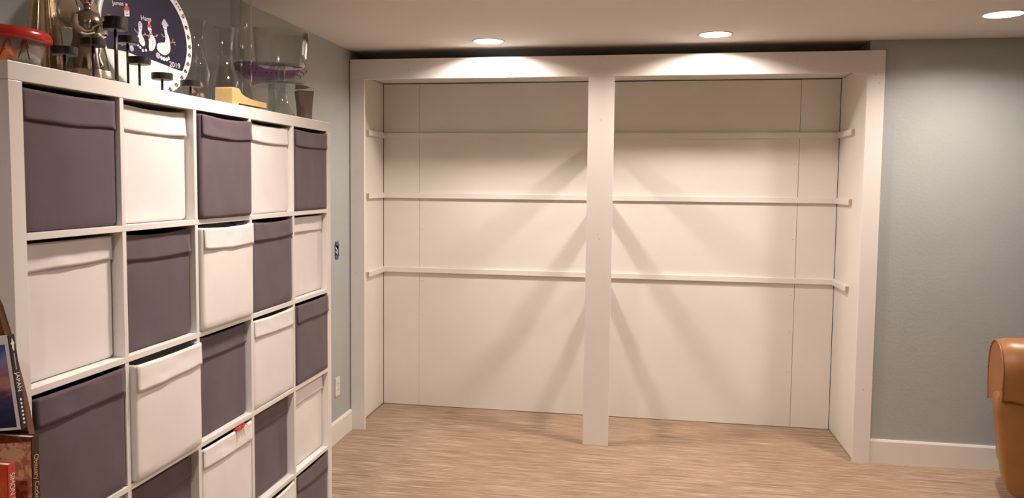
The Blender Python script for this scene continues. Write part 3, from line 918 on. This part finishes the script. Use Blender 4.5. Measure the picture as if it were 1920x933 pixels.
# purple polka-dot pedestal dish
PD = thing('pedestal_dish', 'purple polka-dot dish with flared pointed rim behind the glass bowl', 'dish', (-0.250, -0.045, Z0), math.radians(25))
PD.scale = (0.95, 0.95, 1.1)
def sq(a):
    k = 1 / max(abs(math.cos(a)), abs(math.sin(a)))
    return 0.45 * k + 0.55
lathe('dish', [(0.0, 0.166), (0.105, 0.166), (0.118, 0.172), (0.165, 0.214), (0.167, 0.217), (0.162, 0.217), (0.116, 0.178), (0.10, 0.171), (0.0, 0.171)], 'purple', PD, 64, mod=lambda a, z: sq(a) if z > 0.165 else 1)
lathe('pedestal', [(0.0, 0.0), (0.06, 0.0), (0.062, 0.004), (0.03, 0.014), (0.018, 0.04), (0.017, 0.14), (0.04, 0.166)], 'glass_thick', PD, 32)
dm = None
for ring, (r, z) in enumerate(((0.128, 0.1805), (0.142, 0.1930), (0.155, 0.2045))):
    for k in range(36):
        a = 2 * PI * (k + 0.5 * (ring % 2)) / 36
        if dm is None:
            bm = bmesh.new(); bmesh.ops.create_icosphere(bm, subdivisions=1, radius=0.0046)
            o = from_bm('dot', bm, 'dots', PD); dm = o.data
        else:
            o = link(bpy.data.objects.new('dot', dm), PD)
        rr = r * sq(a)
        o.location = (rr * math.cos(a), rr * math.sin(a), z)
        o.scale = (0.8, 0.8, 0.5)

# taupe flared vase
TV = thing('taupe_vase', 'taupe flared square ceramic vase at the far end of the shelf top', 'vase', (-0.085, -0.080, Z0), math.radians(38))
bm = bmesh.new()
def ring4(h, z):
    return [bm.verts.new((sx * h, sy * h, z)) for sx, sy in ((1, 1), (-1, 1), (-1, -1), (1, -1))]
R_ = [ring4(0.0255, 0.0), ring4(0.0265, 0.04), ring4(0.029, 0.08), ring4(0.034, 0.128), ring4(0.031, 0.128), ring4(0.026, 0.08), ring4(0.023, 0.01)]
for A, Bq in zip(R_, R_[1:]):
    for i in range(4):
        bm.faces.new((A[i], A[(i + 1) % 4], Bq[(i + 1) % 4], Bq[i]))
bm.faces.new(R_[0]); bm.faces.new(R_[-1])
from_bm('vase_body', bm, 'taupe', TV)
prism('front_inlay', [(-0.007, 0.004), (0.007, 0.004), (0.001, 0.115), (-0.001, 0.115)], 'x', 0.0268, 0.0300, 'shell', TV)

# ------------------------------------------------------------------ wooden bookcase with books beside the cube shelf
BC = thing('wooden_bookcase', 'brown wooden bookcase with sloping side against the near end of the cube shelf', 'bookcase', (-0.15, -2.2, 0))
side = [(-0.38, 0), (0.055, 0), (0.055, 0.86), (0.050, 0.97), (0.040, 1.021), (0.026, 1.092), (-0.010, 1.231), (-0.028, 1.289), (-0.11, 1.46), (-0.18, 1.56), (-0.38, 1.56)]
side = [(x + 0.15, z) for x, z in side]
prism('side_panel', side, 'y', 0.3605, 0.3775, 'case_wood', BC, 0.001)
prism('side_panel', side, 'y', -0.44, -0.422, 'case_wood', BC, 0.001)
box('back_panel', (-0.228, -0.4215, 0.0), (-0.218, 0.360, 1.55), 'case_wood', BC, 0)
for z in (0.06, 0.40, 0.742):
    box('shelf', (-0.2175, -0.4215, z - 0.018), (0.200, 0.360, z), 'case_wood', BC, 0.001)
box('shelf', (-0.2175, -0.4215, 1.50), (-0.02, 0.360, 1.518), 'case_wood', BC, 0.001)

def book(name, label, front_x, y0, y1, z0, h, depth, spine_mat, cover_mat, tilt=0.0):
    """spine faces +x at front_x, front cover faces -y (side y0)."""
    t = thing(name, label, 'book', (front_x, (y0 + y1) / 2, z0))
    t.rotation_euler = (0, -tilt, 0)
    th = y1 - y0
    c = 0.002
    box('pages', (-depth + 0.004, -th / 2 + c, 0.003), (-0.003, th / 2 - c, h - 0.003), 'pages', t, 0)
    box('front_cover', (-depth, -th / 2, 0), (-0.001, -th / 2 + c, h), cover_mat, t, 0.0004)
    box('back_cover', (-depth, th / 2 - c, 0), (-0.001, th / 2, h), spine_mat, t, 0.0004)
    box('spine', (-0.003, -th / 2, 0), (0.0, th / 2, h), spine_mat, t, 0.0008)
    return t, th
def spine_text(t, s, z, size, mat, spacing=1.0, narrow=1.0):
    # reads top to bottom, facing +x
    return text_mesh('spine_lettering', s, size, mat, t, basis((0, 0, -narrow), (0, 1, 0), (1, 0, 0), (0.0004, 0, z)), 0.0002, spacing)

# tall brown book
OB, th = book('book', 'tall worn brown hardcover with gold script on its dark spine, next to the cube shelf', 0.071, -1.8665, -1.8455, 0.7425, 0.273, 0.20, 'spine_brown', 'obit_cover')
spine_text(OB, 'Obituary Cocktail', 0.178, 0.0185, 'text_gold', 1.0, 0.82)
# recessed brown book that carries the guidebook
UB, th = book('book', 'plain brown book set back between the tall hardcover and the red book', -0.055, -1.921, -1.868, 0.7425, 0.302, 0.16, 'book_tan', 'book_tan')
# guidebook standing on top of the row
JB, th = book('book', 'travel guidebook with JAPAN on its black spine and dusk sky cover', 0.082, -1.905, -1.888, 1.0455, 0.199, 0.128, 'spine_black', 'cover_white', math.radians(7.5))
box('cover_picture', (-0.120, -th / 2 - 0.0006, 0.006), (-0.011, -th / 2 + 0.0003, 0.180), 'sky_cover', JB, 0)
spine_text(JB, 'JAPAN', 0.0985, 0.0150, 'text_white', 1.0, 0.95)
box('spine_strip', (0.0, -0.0012, 0.125), (0.0005, 0.0012, 0.160), 'nail', JB, 0)
for k in range(7):
    prism('spine_dot', ell((0.0, 0.0615 - 0.0082 * k), 0.0026, 0.0026, 0, 10), 'x', 0.0, 0.0006, 'text_white', JB)
prism('spine_emblem', [(0, 0.192), (0.003, 0.182), (0.006, 0.180), (0.003, 0.178), (0.002, 0.168), (0, 0.163), (-0.002, 0.168), (-0.003, 0.178), (-0.006, 0.180), (-0.003, 0.182)], 'x', 0.0, 0.0006, 'text_white', JB)
# red book
RB, th = book('book', 'red and orange book with white spine lettering in front of the tall brown hardcover', 0.079, -1.9425, -1.9235, 0.7425, 0.240, 0.17, 'book_red', 'red_cover')
spine_text(RB, 'SIMON &', 0.190, 0.0190, 'text_white', 1.0, 0.80)
prism('cover_disc', ell((-0.05, 0.150), 0.022, 0.022, 0, 24), 'y', -th / 2 - 0.0006, -th / 2, 'cover_white', RB)

# ------------------------------------------------------------------ tan leather chair
AC = thing('leather_armchair', 'tan leather club chair seen from behind at the right edge', 'armchair', (3.00, 0.60, 0), math.radians(-15))
def rbox(name, lo, hi, bev, mat, parent, fn=None, seg=4):
    bm = bmesh.new()
    add_box(bm, lo, hi, 0)
    bmesh.ops.subdivide_edges(bm, edges=bm.edges[:], cuts=6, use_grid_fill=True)
    c = Vector([(a + b) / 2 for a, b in zip(lo, hi)]); hs = Vector([(b - a) / 2 for a, b in zip(lo, hi)])
    for v in bm.verts:
        q = v.co - c
        inner = Vector([max(-h + bev, min(h - bev, x)) for x, h in zip(q, hs)])
        dlt = q - inner
        if dlt.length > 1e-9:
            q = inner + dlt.normalized() * bev
        v.co = c + q
        if fn:
            v.co = fn(v.co)
    o = from_bm(name, bm, mat, parent, True)
    sb = o.modifiers.new('smooth', 'SUBSURF'); sb.levels = 1; sb.render_levels = 2
    return o
CW = 0.78
rbox('outer_back', (-0.03, 0.012, 0.115), (CW + 0.03, 0.20, 0.66), 0.06, 'leather', AC,
     lambda p: Vector((CW / 2 + (p.x - CW / 2) * (0.84 + 0.16 * min(1, max(0, (p.z - 0.1) / 0.45))), p.y - 0.015 * math.sin(PI * min(1, max(0, (p.z - 0.1) / 0.55))), p.z)))
RP = smooth_prof([(0.0, 0.60), (-0.004, 0.66), (0.0, 0.73), (0.018, 0.79), (0.055, 0.838), (0.110, 0.860), (0.165, 0.850), (0.205, 0.805), (0.222, 0.73), (0.218, 0.64), (0.205, 0.565)], 4)
def rollx(y, s):
    return -0.035 * y / 0.225 if s < 0 else CW + 0.035 * y / 0.225
bm = bmesh.new()
NX = 24
rows_ = []
for i in range(NX + 1):
    t_ = i / NX
    rr_ = []
    for (y, z) in RP:
        x = rollx(y, -1) * (1 - t_) + rollx(y, 1) * t_
        k = math.sin(PI * t_)
        low = max(0.0, 1 - (z - 0.60) / 0.12)
        e_ = 0.012 * max(0.0, 1 - min(t_, 1 - t_) / 0.04) ** 2
        rr_.append(bm.verts.new((x, y + (0.11 - y) * e_ * 4 - 0.020 * k * (1 if y < 0.11 else -0.3), z + 0.018 * k * (1 - low) - 0.045 * low * k - e_)))
    rows_.append(rr_)
for A, Bq in zip(rows_, rows_[1:]):
    for k in range(len(RP) - 1):
        bm.faces.new((A[k], A[k + 1], Bq[k + 1], Bq[k]))
    bm.faces.new((A[-1], A[0], Bq[0], Bq[-1]))
roll_ = from_bm('back_roll', bm, 'leather', AC, True)
for s in (-1, 1):
    cap = [(rollx(y, s) + s * 0.002 , y + (0.11 - y) * 0.048, z - 0.012) for y, z in RP]
    bm = bmesh.new()
    va = [bm.verts.new(p) for p in cap]; vb = [bm.verts.new((p[0] - s * 0.02, p[1], p[2])) for p in cap]
    bm.faces.new(va); bm.faces.new(list(reversed(vb)))
    for k in range(len(cap)):
        j = (k + 1) % len(cap)
        bm.faces.new((va[k], vb[k], vb[j], va[j]))
    g_ = from_bm('side_gusset', bm, 'leather', AC)
    tube('piping', [(p[0] + s * 0.001, p[1], p[2]) for p in cap], 0.0045, 'leather', g_, 8)
for s in (-1, 1):
    x0, x1 = (0.055, 0.21) if s < 0 else (CW - 0.21, CW - 0.055)
    rbox('arm', (x0, 0.15, 0.12), (x1, 0.66, 0.565), 0.06, 'leather', AC)
rbox('seat_base', (0.19, 0.15, 0.12), (CW - 0.19, 0.64, 0.32), 0.03, 'leather', AC)
rbox('seat_cushion', (0.205, 0.20, 0.315), (CW - 0.205, 0.66, 0.455), 0.05, 'leather', AC)
rbox('back_cushion', (0.19, 0.16, 0.44), (CW - 0.19, 0.30, 0.82), 0.06, 'leather', AC)
for x, y in ((0.13, 0.07), (CW - 0.13, 0.07), (0.13, 0.60), (CW - 0.13, 0.60)):
    lathe('leg', [(0, 0.0), (0.016, 0.0), (0.026, 0.125), (0, 0.125)], 'dark_wood', AC, 16, (x, y, 0))
